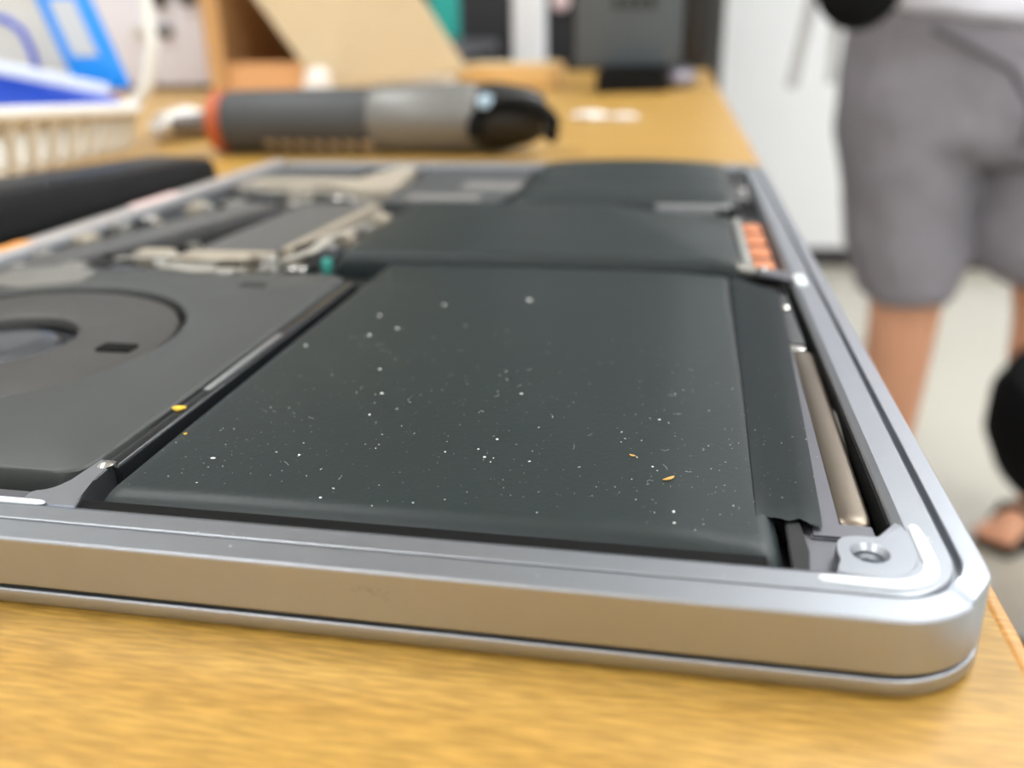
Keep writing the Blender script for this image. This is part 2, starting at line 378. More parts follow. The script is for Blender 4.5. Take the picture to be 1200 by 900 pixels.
# ---- battery cells as height fields over a rectangle
def field(bm, x0, x1, y0, y1, zfun, zbase, nx=48, ny=48, warp=None):
    """closed pillow: top surface zfun(u,v) (0..1), skirt down to zbase"""
    top = []
    for j in range(ny+1):
        row = []
        for i in range(nx+1):
            u = .5-.5*math.cos(PI*i/nx); v = .5-.5*math.cos(PI*j/ny)
            x = x0+(x1-x0)*u; y = y0+(y1-y0)*v
            if warp: x, y = warp(u, v, x, y)
            row.append(bm.verts.new((x, y, zfun(u, v, x, y))))
        top.append(row)
    for j in range(ny):
        for i in range(nx): bm.faces.new((top[j][i], top[j][i+1], top[j+1][i+1], top[j+1][i]))
    per = top[0][:]+[top[j][-1] for j in range(1, ny+1)]+top[-1][-2::-1]+[top[j][0] for j in range(ny-1, 0, -1)]
    low = [bm.verts.new((v.co.x, v.co.y, min(zbase, v.co.z-.05))) for v in per]
    n = len(per)
    for i in range(n): bm.faces.new((per[i], low[i], low[(i+1) % n], per[(i+1) % n]))
    bm.faces.new(low)
def edge(t, w, p=2.4):
    """0 at the border, 1 further in than w (rounded shoulder)"""
    d = min(t, 1-t)
    if d >= w: return 1.
    return (1-(1-d/w)**p)**(1/p)
def cell1_z(x, y):
    u = (x+103.)/(83.); v = (y-10.4)/(118.8)
    u = min(max(u, 0), 1); v = min(max(v, 0), 1)
    h = edge(u, .035)*edge(v, .032)
    puff = (math.sin(PI*min(max(u, 0), 1))**.6)*(math.sin(PI*v)**.6)
    right = 1.0 if u < .85 else 1-.18*((u-.85)/.15)
    wr = noise.noise(Vector((x*.05, y*.04, 1.3)))*.12
    return 5.6+(3.9*h+1.1*puff)*(right if u > .85 else 1)+wr*h
bm = B(); field(bm, -103., -19.6, 10.4, 129.2, lambda u, v, x, y: cell1_z(x, y), 4.4, 56, 60)
cell1 = obj('battery_cell', bm, FOIL, lap, MM, ang=60, label='large swollen black battery pouch speckled with dust, nearest of all')
# sealed seam flange along the front of the pouch
bm = B(); box(bm, -104.6, -22, 8.75, 11.2, 7.7, 8.5, .3)
obj('seam_flange', bm, MATTE, cell1, MM)
# wrap tape on the right border with torn end
def tape_z(x, y): return cell1_z(min(x, -22.), max(y, 22.))+.16-max(0, (x+21))*.012
bm = B()
xs = [-22.6, -21, -19, -17, -15, -13.2, -12.0]; ny = 40
top = []
for j in range(ny+1):
    row = []
    for i, x in enumerate(xs):
        y0 = 18.9+.55*math.sin(i*2.1)+(.5 if i == 2 else 0)-(.5 if i == 6 else 0)
        y1 = 126.5-(x+22.6)*1.05
        y = y0+(y1-y0)*j/ny
        sag = -.5*max(0, 1-(y-y0)/2.5)*(.3+.7*abs(math.sin(i*1.7)))
        q_ = i/6.; xx = -22.6+q_*7.4+(y-19)/95*(1.8+2.5*q_)
        row.append(bm.verts.new((xx, y, tape_z(xx, y)+sag-.9*max(0, (i-5))*.4)))
    top.append(row)
for j in range(ny):
    for i in range(len(xs)-1): bm.faces.new((top[j][i], top[j][i+1], top[j+1][i+1], top[j+1][i]))
g = bmesh.ops.solidify(bm, geom=bm.faces[:], thickness=.35)
obj('wrap_tape', bm, FOIL2, cell1, MM, ang=50, label='darker tape strip with a torn near end')
obj('cell_core', box(B(), -20.6, -16.0, 20.5, 122, 4.3, 8.6, .5), MATTE, cell1, MM, label='black block under the tape')
obj('pull_tab', prism(B(), [(-19.5, 9.2), (-17.7, 9.2), (-17.3, 13), (-17.6, 20), (-19.3, 20)], 7.8, 8.2, .15), mat('glossy_black_film', (12, 12, 13), .55), cell1, MM)
obj('torn_flap', box(B(), -19.4, -17.9, 8.9, 10.4, 6.6, 7.3, .2), mat('yellow_crumb', (206, 160, 60), .7), cell1, MM, label='tiny yellow torn edge of film')

def cell2_z(x, y):
    u = (x+117.5)/(101.); v = (y-131.)/(70.); u = min(max(u, 0), 1); v = min(max(v, 0), 1)
    h = edge(u, .04)*edge(v, .035)
    puff = (math.sin(PI*u)**.6)*(math.sin(PI*v)**.6)
    z = 6.2+5.0*h+1.0*puff
    # crease running from the far side down to the near right corner
    ax, ay, bx_, by = -58., 201., -23., 131.
    d = ((x-ax)*(by-ay)-(y-ay)*(bx_-ax))/math.hypot(bx_-ax, by-ay)
    s = -d
    if s > 0: z -= min(s*.11, 2.8)*h
    return z
bm = B(); field(bm, -117.5, -16.6, 131., 201., lambda u, v, x, y: cell2_z(x, y), 4.4, 64, 48)
obj('battery_cell', bm, FOIL, lap, MM, ang=60, label='middle black battery pouch with a diagonal crease')
def cell3_z(x, y):
    u = (x+88.)/(74.); v = (y-214.)/(82.); u = min(max(u, 0), 1); v = min(max(v, 0), 1)
    h = edge(u, .08)*edge(v, .1)
    puff = (math.sin(PI*u)**.28)*(math.sin(PI*v)**.5)
    crease = .9*math.exp(-((v-.28)/.08)**2)
    return 6.4+3.4*h+6.6*puff*(.5+.5*v)-crease*h
bm = B(); field(bm, -88., -14., 214., 296., lambda u, v, x, y: cell3_z(x, y), 4.4, 48, 48)
obj('battery_cell', bm, FOIL, lap, MM, ang=60, label='far black battery pouch bulging above the rim')
obj('pouch_strap', box(B(), -40, -16.5, 208.5, 213., 4.4, 9.4, .6), mat('grey_tape', (120, 120, 122), .5), lap, MM, label='grey tape strip between the two far pouches')

# ---- right channel: bracket, speaker bar, black trough
obj('trough', box(B(), -12.9, -7.75, 19.0, 124, 4.2, 4.7), MATTE, lap, MM)
obj('trough_dark_sheet', box(B(), -8.05, -7.72, 19.5, 124, 4.3, 8.6), MATTE, lap, MM)  # black sheet laid over the lit cavity wall to paint the trough dark
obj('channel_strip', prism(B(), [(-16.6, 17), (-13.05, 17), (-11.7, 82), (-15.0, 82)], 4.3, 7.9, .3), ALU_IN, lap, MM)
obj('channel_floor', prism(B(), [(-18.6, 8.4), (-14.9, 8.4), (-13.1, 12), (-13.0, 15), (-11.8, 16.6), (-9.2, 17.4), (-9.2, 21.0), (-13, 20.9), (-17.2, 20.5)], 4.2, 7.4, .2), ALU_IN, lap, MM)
bm = B()
pr = []
for k in range(13):
    a = PI*k/12; pr.append((-11.0-2.05*math.cos(a), 6.3+1.3*math.sin(a)**.5))
def barring(y, s):
    o = (y-22)/58*1.1
    return [(-11.0+o+(x+11.0)*s, y, 5.0+(z-5.0)*(.35+.65*s)) for x, z in pr]+[(-11.0+o+2.05*s, y, 4.6), (-11.0+o-2.05*s, y, 4.6)]
loft(bm, [barring(21.4, .5), barring(21.55, .72), barring(21.9, .87), barring(22.5, .96), barring(23.4, 1), barring(80, 1), barring(81, .93)], True, True)
sp = obj('speaker_bar', bm, NICKEL, lap, MM, ang=50, label='long rounded nickel bar in the right channel')
obj('bar_tab', box(B(), -12.4, -9.4, 80.8, 83.4, 7.0, 8.0, .3), CHROME, sp, MM)
obj('bracket', box(B(), -12.6, -8.8, 86, 118, 4.4, 7.4, .4), GREYD, lap, MM)
bm = B(); lathe(bm, [(0, 1.3), (.5, 1.3), (.9, .9), (1., .1)], (-10.6, 107, 7.35), (0, 0, 1), 18); 
obj('bracket_screw', bm, CHROME, lap, MM)
bm = B(); tube(bm, [(-8.3, 58, 6.4), (-8.35, 54, 7.2), (-8.4, 50, 7.1), (-8.5, 42, 6.2)], .22, 8)
obj('wire', bm, mat('grey_wire', (110, 108, 104), .4), lap, MM)
# flexible cable with its clip crossing the channel
bm = B(); tube(bm, [(-25, 144, 8.7), (-21, 138, 9.3), (-17, 131, 9.2), (-14.5, 130.5, 9.2)], [1.3, 1.3, 1.2, 1.1], 10)
flex = obj('flex_cable', bm, mat('silver_film', (150, 146, 140), .35, .5), lap, MM)
bm = B(); prism(bm, [(-15.2, 129.2), (-14.8, 134.2), (-9, 132), (-5.2, 129), (-5.0, 120), (-10, 124.6)], 8.6, 9.4, .25)
obj('cable_clip', bm, ALU_IN, flex, MM)
bm = B(); lathe(bm, [(0, 1.2), (.5, 1.2), (.7, .8)], (-13.2, 131.2, 9.35), (0, 0, 1), 16); obj('clip_stud', bm, CHROME, flex, MM)
bm = B(); box(bm, -6.9, -4.6, 118.5, 127, 9.3, 9.75, .2); obj('clip_tape', bm, WPASTE, flex, MM)
# copper contacts in a slot
slot = obj('contact_tray', box(B(), -17.2, -8.2, 136, 204, 4.3, 6.6, .3), BLACK, lap, MM)
obj('contact_rail', box(B(), -16.6, -14.7, 140, 196, 6.5, 8.6, .4), mat('pale_grey_rail', (168, 170, 166), .4, .4), slot, MM)
for k in range(4):
    y0 = 139.5+k*14.6
    obj('copper_contact', box(B(), -14.1, -8.9, y0, y0+10.8, 6.5, 7.2, .3), COPPER, slot, MM)
obj('far_bracket', box(B(), -15.5, -9, 232, 258, 4.3, 8.2, .8), GREYP, lap, MM)
bm = B(); lathe(bm, [(0, 2.0), (.6, 2.0), (1.0, 1.3), (1.05, .2)], (-11.4, 245, 8.1), (0, 0, 1), 20); obj('far_screw', bm, CHROME, lap, MM)
obj('far_block', box(B(), -21, -15, 208, 240, 4.3, 8.8, .8), MATTE, lap, MM)
obj('far_corner_block', box(B(), -14, -8.6, 262, 294, 4.3, 8.0, .8), BLACK, lap, MM)

# ---- logic board area
lb = obj('logic_board', prism(B(), [(-203, 119), (-119, 119), (-119, 207), (-92, 207), (-92, 295), (-203, 295)], 4.4, 5.2), BOARD, lap, MM)
def bar_poly(p, q, wd):
    p, q = Vector(p), Vector(q); d = (q-p).normalized(); a = Vector((-d.y, d.x))*wd/2
    return [tuple(p-a), tuple(q-a), tuple(q+a), tuple(p+a)]
obj('heat_pipe', prism(B(), bar_poly((-200, 96), (-172, 206), 15), 5.2, 8.8, .6), GREYP, lap, MM)
obj('gap_strip', prism(B(), bar_poly((-180, 118), (-158, 208), 7), 5.1, 6.2, .2), MATTE, lap, MM)
sh = obj('shield_can', prism(B(), [(-160, 138), (-136.5, 138), (-133.5, 206), (-157, 206)], 5.2, 9.0, .5), GREYP, lap, MM)
obj('shield_frame', prism(B(), [(-136.3, 140), (-133.6, 140), (-130.2, 206), (-133.2, 206)], 5.2, 9.3, .3), BEIGE, sh, MM)
obj('shield_frame', prism(B(), [(-160, 133.6), (-136, 133.6), (-136, 137.6), (-160, 137.6)], 5.2, 9.1, .3), BEIGE, sh, MM)
hs = obj('heat_spreader', prism(B(), [(-203, 246), (-164, 246), (-150, 234), (-137, 236), (-137, 248), (-144, 298), (-152, 300), (-158, 262), (-200, 262)], 5.2, 8.6, .5), BEIGE, lap, MM)
obj('heat_spreader_arm', prism(B(), bar_poly((-208, 300), (-150, 302), 6), 8.0, 9.5, .4), BEIGE, hs, MM)
obj('fin_pack', box(B(), -202, -164, 266, 296, 5.2, 8.2, .5), GREYD, lap, MM)
obj('processor_can', box(B(), -156, -146, 262, 296, 5.2, 8.0, .5), GREYD, lap, MM)
obj('cover_plate', prism(B(), [(-134, 212), (-94, 212), (-90, 232), (-92, 296), (-134, 296)], 5.2, 8.4, .6), GREYD, lap, MM)
obj('cover_tab', box(B(), -126, -100, 216, 226, 8.2, 9.2, .4), mat('mid_grey', (118, 116, 114), .5), lap, MM)
obj('cover_tab', box(B(), -112, -90, 240, 256, 8.2, 8.9, .4), mat('mid_grey', (118, 116, 114), .5), lap, MM)
# pale strip paints the rim's bright reflection on the hinge side; labels on it
obj('hinge_sheen_strip', box(B(), -211.4, -205.5, 60, 300, 9.0, 10.6, .6), mat('pale_hinge_sheen', (206, 200, 196), .4, .6), lap, MM)
obj('hinge_label', box(B(), -211, -206.6, 124, 136, 10.55, 10.75), mat('orange_label', (232, 160, 88), .6), lap, MM, label='small orange label at the left of the pale hinge strip')
obj('hinge_label', box(B(), -211, -206.6, 186, 214, 10.55, 10.75), mat('pink_label', (226, 198, 194), .6), lap, MM, label='small pale pink label on the pale hinge strip')
# connectors, studs and sockets
blobs = [(-202.5, 132, 6, 5, 8.6), (-201, 150, 5, 7, 9.2), (-200.5, 166, 6, 5, 9.4), (-199, 180, 5, 6, 8.9), (-168, 117.7, 9, 7, 8.6), (-186, 121, 9, 6, 8.4),
         (-169.5, 134.4, 10, 5, 9.2), (-152.9, 122, 12, 6, 8.8), (-150, 129.5, 18, 5, 9.8), (-132, 123, 5, 4, 9.0), (-124.7, 123.5, 5, 4, 9.0), (-123, 140, 5, 5, 9.4),
         (-128, 150, 6, 5, 8.4), (-127, 163, 5, 6, 8.6), (-126, 176, 6, 5, 8.2), (-125, 190, 5, 6, 8.5), (-162, 214, 7, 5, 8.8), (-150, 222, 9, 5, 8.4),
         (-180, 222, 10, 6, 8.6), (-192, 236, 8, 5, 9.0), (-172, 236, 9, 4, 8.8), (-140, 214, 7, 5, 8.6), (-196, 204, 5, 8, 8.6), (-185, 210, 6, 5, 8.2)]
kinds = [SOLDER, BEIGE, SOLDER, CHROME, GREYD, SOLDER, BEIGE]
for i, (x, y, dx, dy, z) in enumerate(blobs):
    b_ = B(); box(b_, x-dx/2, x+dx/2, y-dy/2, y+dy/2, 5.1, z, .25, 1); box(b_, x-dx/2+.8, x+dx/2-.8, y-dy/2+.8, y+dy/2-.8, z-.1, z+.35, .15)
    obj('connector', b_, kinds[i % 7], lb, MM)
for x, y in ((-198, 118), (-163, 126), (-141, 118), (-163, 209), (-136, 132), (-190, 200)):
    b_ = B(); lathe(b_, [(0, 2.1), (3.4, 2.1), (4.0, 1.5), (4.05, .3)], (x, y, 5.1), (0, 0, 1), 18); obj('stud_screw', b_, SOLDER, lb, MM)
obj('bracket_plate', prism(B(), [(-194, 99), (-181, 97), (-170, 104), (-172, 113), (-184, 117), (-194, 112)], 8.7, 9.3, .2), SOLDER, lap, MM)
for pts in ([(-176, 126), (-163, 131), (-148, 127), (-140, 130)], [(-160, 120), (-148, 117.5), (-136, 119)], [(-131, 128), (-127, 140), (-129, 155), (-126, 168)], [(-188, 232), (-176, 228), (-160, 229), (-150, 226)]):
    b_ = B(); ribbon(b_, pts, 3.4, 8.8, 9.2); obj('ribbon_cable', b_, mat('pale_ribbon', (176, 172, 162), .5, .1), lap, MM)
for pts in ([(-182, 131), (-172, 127)], [(-146, 124), (-134, 126)], [(-134, 142), (-128, 158)]):
    b_ = B(); ribbon(b_, pts, 4.5, 8.4, 9.0); obj('insulator', b_, MATTE, lap, MM)
obj('capacitor', box(B(), -121.5, -119.5, 131, 134, 5.1, 8.8, .4), TEALCHIP, lb, MM, label='tiny teal component')
for i in range(60):
    x = random.uniform(-202, -121); y = random.uniform(120, 205) if i % 2 else random.uniform(206, 244)
    if abs(x+165) < 12 and i % 3: continue
    s = random.uniform(.8, 2.4)
    obj('chip', box(B(), x-s, x+s, y-s*.7, y+s*.7, 5.1, random.uniform(5.8, 7.6)), random.choice([SOLDER, MATTE, GREYD, BEIGE]), lb, MM)

# faint scuffs on the near side wall
SCUFF = mat('scuff_grey', (120, 116, 112), .5, .6)
bm = B()
for k in range(26):
    x = random.gauss(-63.5, 1.6); z = 7.0-(x+63.5)*.12+random.gauss(0, .35); ln = random.uniform(.15, .7); hw = random.uniform(.02, .06); a = random.uniform(-.25, .1)
    q = [(x-ln*math.cos(a)/2, z-ln*math.sin(a)/2), (x, z-hw), (x+ln*math.cos(a)/2, z+ln*math.sin(a)/2), (x, z+hw)]
    lo_ = [bm.verts.new((u, -.012, v)) for u, v in q]; hi_ = [bm.verts.new((u, .01, v)) for u, v in q]
    bm.faces.new(lo_); bm.faces.new(hi_[::-1])
    for i in range(4): bm.faces.new((lo_[i], hi_[i], hi_[(i+1) % 4], lo_[(i+1) % 4]))
sc_ = obj('scuff', bm, SCUFF, lap, MM, label='faint grey scuff on the near side wall', flat=True); sc_['kind'] = 'stuff'
# ================================================================== dust and crumbs on the pouch
bm = B()
def speck(x, y, z, s, el=1., a=0.):
    vs = []
    d = Vector((math.cos(a), math.sin(a)))
    for k in range(6):
        t = 2*PI*k/6; r = s*random.uniform(.6, 1.1)
        px, py = r*el*math.cos(t), r*math.sin(t)/max(1, el*.55)
        vs.append(bm.verts.new((x+d.x*px-d.y*py, y+d.y*px+d.x*py, z+.01)))
    tp = bm.verts.new((x, y, z+s*.5))
    for k in range(6): bm.faces.new((vs[k], vs[(k+1) % 6], tp))
major = [(-62.3, 97.0, .55), (-55.3, 47.7, .28), (-71.5, 78.8, .2), (-76.7, 45.1, .26), (-76, 37.3, .24), (-62.1, 27.4, .24), (-56.6, 26.7, .26), (-50.6, 26.3, .16), (-56, 32, .22),
         (-57.9, 28.8, .16), (-80.3, 55, .3), (-32, 14.5, .2), (-34.4, 41.7, .22), (-81.2, 23.9, .22), (-92.5, 21.7, .3), (-74.2, 13.8, .2), (-62.7, 14.3, .14), (-34.9, 27.4, .2), (-32.1, 16.9, .2), (-84, 76, .4), (-88, 72, .35), (-90, 84, .4), (-79, 92, .35), (-98, 66, .3)]
for x, y, s in major: speck(x, y, cell1_z(x, y), s, random.uniform(1, 1.5), random.uniform(0, PI))
for k in range(680):
    x = random.uniform(-101, -13.5); y = 12.5+abs(random.gauss(0, 1))*27+random.random()*6
    if y > 124: continue
    if k % 5 == 0: y = random.uniform(13, 120)
    z = cell1_z(x, y) if x < -22.6 else tape_z(x, y)+.02
    if x > -22.6 and y < 22: continue
    s = random.choice([.035, .04, .05, .05, .06, .08, .12])
    speck(x, y, z, s, random.choice([1, 1, 1.3, 2.2]), random.uniform(0, PI))
for k in range(45):   # short curved fibres
    x = random.uniform(-98, -26); y = random.uniform(16, 75); a = random.uniform(0, 2*PI); c = random.uniform(-1.2, 1.2); ln = random.uniform(.5, 1.5)
    pts = []
    for j in range(6):
        pts.append((x, y, cell1_z(x, y)+.06)); x += math.cos(a)*ln/5; y += math.sin(a)*ln/5; a += c/2
    tube(bm, pts, .013, 3)
for k in range(90):   # on the rims
    if k % 3: x = random.uniform(-118, -14); y = random.choice([3.95, 4.05, 4.2, random.uniform(.6, 8)]); z = 8.72 if 3.75 < y < 4.3 else (9.64 if y < 3.4 else 9.37)
    else: x = -random.choice([2.6, 2.8, 3.0, random.uniform(3.6, 6)]); y = random.uniform(14, 110); z = 8.72 if x > -3.1 else 9.37
    if 3.4 <= y <= 3.75: continue
    speck(x, y, z, random.choice([.05, .07, .1, .13]), random.choice([1, 1.4]), random.uniform(0, PI))
tag(obj('dust', bm, DUST, None, MM, flat=True), 'pale dust specks and fibres scattered over the nearest battery pouch', 'dust', kind='stuff')
def crumb(x, y, z, s, col, label, el=1.6, a=0.):
    b_ = B(); rings = []
    for t, r in ((-1, .15), (-.6, .7), (0, 1), (.5, .8), (.9, .35)):
        bend = .5*t*t*s
        rings.append([(x+math.cos(a)*t*s*el-math.sin(a)*(r*s*.6*math.cos(q)+bend), y+math.sin(a)*t*s*el+math.cos(a)*(r*s*.6*math.cos(q)+bend), z+s*.4+r*s*.4*math.sin(q)) for q in [2*PI*k/8 for k in range(8)]])
    loft(b_, rings); return tag(obj('crumb', b_, col, None, MM), label, 'crumb')
YEL = mat('yellow_fleck', (232, 190, 60), .7, 0, .15, 600); TAN = mat('tan_fleck', (206, 160, 84), .7, 0, .15, 600)
crumb(-106.8, 37.6, 8.8, 1.05, YEL, 'bright yellow crumb sitting on the rail beside the fan', 1.1, .2)
crumb(-32.7, 24.4, cell1_z(-32.7, 24.4), .42, TAN, 'curved tan crumb near the right of the dusty battery pouch', 2.2, .7)
crumb(-37.6, 29.8, cell1_z(-37.6, 29.8), .3, TAN, 'smaller tan crumb left of the curved one on the battery pouch', 1.6, -.4)
crumb(-100.2, 28.2, cell1_z(-100.2, 28.2), .3, YEL, 'tiny yellow crumb at the left edge of the battery pouch', 1., .4)

# ================================================================== black slab behind the hinge
bm = B()
def slabring(y, s, zt): return [(-.2435+.0135*0, y, .001), (-.2175, y, .001), (-.2165, y, .004), (-.2165, y, zt-.0045), (-.2180, y, zt-.001), (-.2215, y, zt), (-.2400, y, zt+.0006), (-.2435, y, zt-.002)]
rings = []
for y, s, zt in ((.02, 1, .0270), (.14, 1, .0232), (.248, 1, .0178), (.257, .9, .0170)):
    rings.append(slabring(y, s, zt))
last = [Vector(p) for p in rings[-1]]; c_ = Vector((-.230, .2605, .009))
rings.append([tuple(c_+(p-Vector((-.230, .257, .009)))*.7) for p in last])
loft(bm, rings)
tag(obj('power_bank', bm, mat('black_case', (10, 11, 13), .42, 0, .08, 60, spec=.22), None), 'long slim black case lying along the hinge side of the laptop', 'case')

# ================================================================== electric screwdriver behind the laptop
sd = thing('electric_screwdriver', 'dark cordless pen screwdriver with orange collar lying behind the laptop', 'screwdriver', (-.2, .405, 0))
ax = Vector((.182, .010, .002)).normalized(); o0 = Vector((-.2835, .400, .0172))
HG = mat('handle_rubber', (62, 64, 66), .55, 0, .06); HB = mat('barrel_grey', (118, 117, 114), .4, .3, .05)
bm = B(); lathe(bm, [(.0, .0150), (.003, .0168), (.076, .0170), (.084, .0165)], o0, ax, 40); obj('handle', bm, HG, sd)
bm = B(); lathe(bm, [(-.0085, .0115), (-.007, .0160), (-.0005, .0172), (.0006, .0160)], o0, ax, 40); obj('collar', bm, ORANGE, sd, label='orange ring at the nose')
bm = B(); lathe(bm, [(-.034, .0028), (-.033, .0046), (-.018, .0060), (-.009, .0080), (-.008, .011)], o0-Vector((0, 0, .001)), ax, 28); obj('nozzle', bm, mat('nozzle_steel', (110, 104, 100), .35, .7), sd)
bm = B(); lathe(bm, [(.0835, .0160), (.086, .0176), (.140, .0182), (.1425, .0170)], o0, ax, 40); obj('barrel', bm, HB, sd)
bm = B(); lathe(bm, [(.1420, .0165), (.146, .0180), (.155, .0178), (.170, .0150), (.178, .0110), (.1795, .004)], o0, ax, 40); ec = obj('end_cap', bm, BLACK, sd)
bm = B(); lathe(bm, [(0, .0042), (.002, .0042), (.0025, .003)], (-.1335, .3915, .0275), (0, -.75, .6), 20); obj('switch', bm, mat('pale_blue_button', (150, 172, 186), .3), ec)
bm = B()
pts = []
for k in range(22):
    t = k/21; a = PI*(1.15-1.35*t)
    pts.append((-.1215+.019*math.cos(a)+.006*t, .388+.004*math.sin(5*t), .0165+.0105*math.sin(a)))
tube(bm, pts, .0042, 10); obj('cord_loop', bm, MATTE, sd)
bm = B()
lab = mat('pale_sticker', (206, 186, 158), .6)
for k in range(7):
    x = -.257+k*.0092; a0 = -.70
    ring = []
    for (tt, dx) in ((-.86, 0), (-.86, .006), (-.52, .006), (-.52, 0)):
        ring.append(Vector((x+dx, .4008-.0172*math.cos(tt)-.0001, .0173+.0172*math.sin(tt))))
    vs = [bm.verts.new(v) for v in ring]; bm.faces.new(vs)
bmesh.ops.solidify(bm, geom=bm.faces[:], thickness=.0003)
obj('marking', bm, lab, sd, label='blurred row of pale printed marks')

# ================================================================== white ribbed basket with blue packets
WP = mat('white_plastic', (228, 226, 220), .4, 0, .04)
IVO = mat('ivory_plastic', (206, 199, 184), .45, 0, .06)
bk = thing('basket', 'white ribbed plastic basket holding blue packets behind the black case', 'basket', (-.43, .36, 0))
P0, P1 = Vector((-.345, .240, 0)), Vector((-.345, .420, 0))     # right side
Q0, Q1 = Vector((-.64, .30, 0)), Vector((-.62, .55, 0))
rimz = .0265
bm = B(); loop = [P0, P1, Q1, Q0]
def rounded_loop(pts, r, z, n=8):
    out = []
    for i in range(len(pts)):
        p, a, b = pts[i], pts[i-1], pts[(i+1) % len(pts)]
        d0 = (a-p).normalized(); d1 = (b-p).normalized()
        for k in range(n+1):
            t = k/n; q = (p+d0*r)*(1-t)**2+p*2*t*(1-t)+(p+d1*r)*t**2
            out.append(Vector((q.x, q.y, z-(q.y-.36)*.06 if z > .02 else z)))
    return out
rp = rounded_loop(loop, .025, rimz); tube(bm, rp+[rp[0]], .0038, 10); obj('rim', bm, WP, bk)
base = rounded_loop([p+(Vector((-.48, .38, 0))-p)*.06 for p in loop], .02, .003)
bm = B(); loft(bm, [[Vector((p.x, p.y, .0005)) for p in base], [Vector((p.x, p.y, .004)) for p in base]]); obj('base', bm, IVO, bk)
# wall of ribs: each rib its own part
ribme = None
def rib_at(p, q):
    b_ = B(); d = (q-p); 
    tube(b_, [(p.x, p.y, p.z), (p.x*.6+q.x*.4, p.y*.6+q.y*.4, .018), (q.x, q.y, .004)], [.0024, .0030, .0036], 8)
    obj('rib', b_, IVO, bk)
allp = []
N = len(rp)
seglen = [(rp[(i+1) % N]-rp[i]).length for i in range(N)]; tot = sum(seglen)
cnt = 64
acc = 0; i = 0
for k in range(cnt):
    s = tot*k/cnt
    while acc+seglen[i] < s: acc += seglen[i]; i += 1
    t = (s-acc)/seglen[i]; p = rp[i].lerp(rp[(i+1) % N], t); q = p+(Vector((-.48, .38, p.z))-p)*.055
    rib_at(p, q)
bm = B(); band = [rp, [Vector((p.x, p.y, .019))+(Vector((-.48, .38, .019))-Vector((p.x, p.y, .019)))*.03 for p in rp]]
inn = [[p+(Vector((-.48, .38, p.z))-p)*.02 for p in r_q] for r_q in band]
loft(bm, [band[0], band[1], inn[1], inn[0], band[0]], False, False); bmesh.ops.remove_doubles(bm, verts=bm.verts, dist=1e-6)
obj('upper_band', bm, IVO, bk)
# hoop handle rising at the right end
bm = B(); tube(bm, [(-.365, .417, .0235), (-.352, .419, .026), (-.343, .421, .036), (-.338, .424, .058), (-.341, .43, .085), (-.356, .44, .115), (-.40, .445, .135), (-.45, .448, .14), (-.52, .45, .125), (-.58, .50, .07), (-.60, .53, .020)], .0036, 10)
obj('handle', bm, WP, bk, label='thin white hoop handle')
# packets
def packet(name, quad, th, colmat, label, win=None, winmat=None):
    q = [Vector(p) for p in quad]; n = (q[1]-q[0]).cross(q[3]-q[0]).normalized()
    ctr = sum(q, Vector())/4; t = thing(name, label, 'packet', tuple(Vector((ctr.x, ctr.y, min(p.z for p in q)))))
    b_ = B(); G = 12
    def P(u, v): return q[0].lerp(q[1], u).lerp(q[3].lerp(q[2], u), v)
    front = [[b_.verts.new(P(i/G, j/G)+n*th*.5*(math.sin(PI*i/G)*math.sin(PI*j/G))**.5) for i in range(G+1)] for j in range(G+1)]
    back = [[front[j][i] if i in (0, G) or j in (0, G) else b_.verts.new(P(i/G, j/G)-n*th*.5*(math.sin(PI*i/G)*math.sin(PI*j/G))**.5) for i in range(G+1)] for j in range(G+1)]
    for g in (front, back):
        for j in range(G):
            for i in range(G): b_.faces.new((g[j][i], g[j][i+1], g[j+1][i+1], g[j+1][i]))
    obj('bag', b_, colmat, t)
    if win:
        for (u0, u1, v0, v1), wm, nm in win:
            b_ = B(); s = 1 if n.y < 0 else -1
            vs = [[b_.verts.new(P(u0+(u1-u0)*i/4, v0+(v1-v0)*j/4)+s*n*(th*.5*(math.sin(PI*(u0+(u1-u0)*i/4))*math.sin(PI*(v0+(v1-v0)*j/4)))**.5+.0006)) for i in range(5)] for j in range(5)]
            for j in range(4):
                for i in range(4): b_.faces.new((vs[j][i], vs[j][i+1], vs[j+1][i+1], vs[j+1][i]))
            obj(nm, b_, wm, t)
    return t
CYAN = mat('bright_blue_film', (0, 140, 240), .35, 0, .05); NAVY = mat('deep_blue_film', (0, 66, 190), .35, 0, .1); CLEAR = mat('grey_window_film', (196, 200, 206), .3, 0, .06)
LAV = mat('lavender_film', (196, 204, 226), .35, 0, .05); PALE = mat('pale_beige_film', (206, 204, 198), .4, 0, .06); RIMB = mat('royal_blue_print', (50, 80, 200), .4)
packet('packet', [(-.3960, .430, .034), (-.3590, .430, .034), (-.3870, .440, .098), (-.4240, .440, .098)], .006, CYAN, 'bright blue packet with a pale window leaning at the right of the basket', [((.26, .72, .28, .78), CLEAR, 'window')])
packet('packet', [(-.480, .402, .016), (-.352, .402, .0215), (-.354, .408, .0300), (-.480, .408, .058)], .006, NAVY, 'deep blue packet lying low across the basket front')
packet('packet', [(-.470, .388, .054), (-.350, .392, .0325), (-.350, .394, .0385), (-.470, .391, .062)], .002, LAV, 'pale lavender strip packet lying over the deep blue one')
t = packet('packet', [(-.500, .449, .044), (-.407, .449, .044), (-.420, .458, .104), (-.500, .458, .104)], .004, PALE, 'pale beige packet with a blue arch print at the back left of the basket')
b_ = B(); tube(b_, [(-.4345, .4485, .046), (-.4365, .4490, .056), (-.441, .4500, .067), (-.451, .4510, .074), (-.464, .4515, .076), (-.478, .4510, .074), (-.486, .4495, .062), (-.488, .4485, .048)], .0022, 8); obj('print', b_, RIMB, t, label='blue arch')

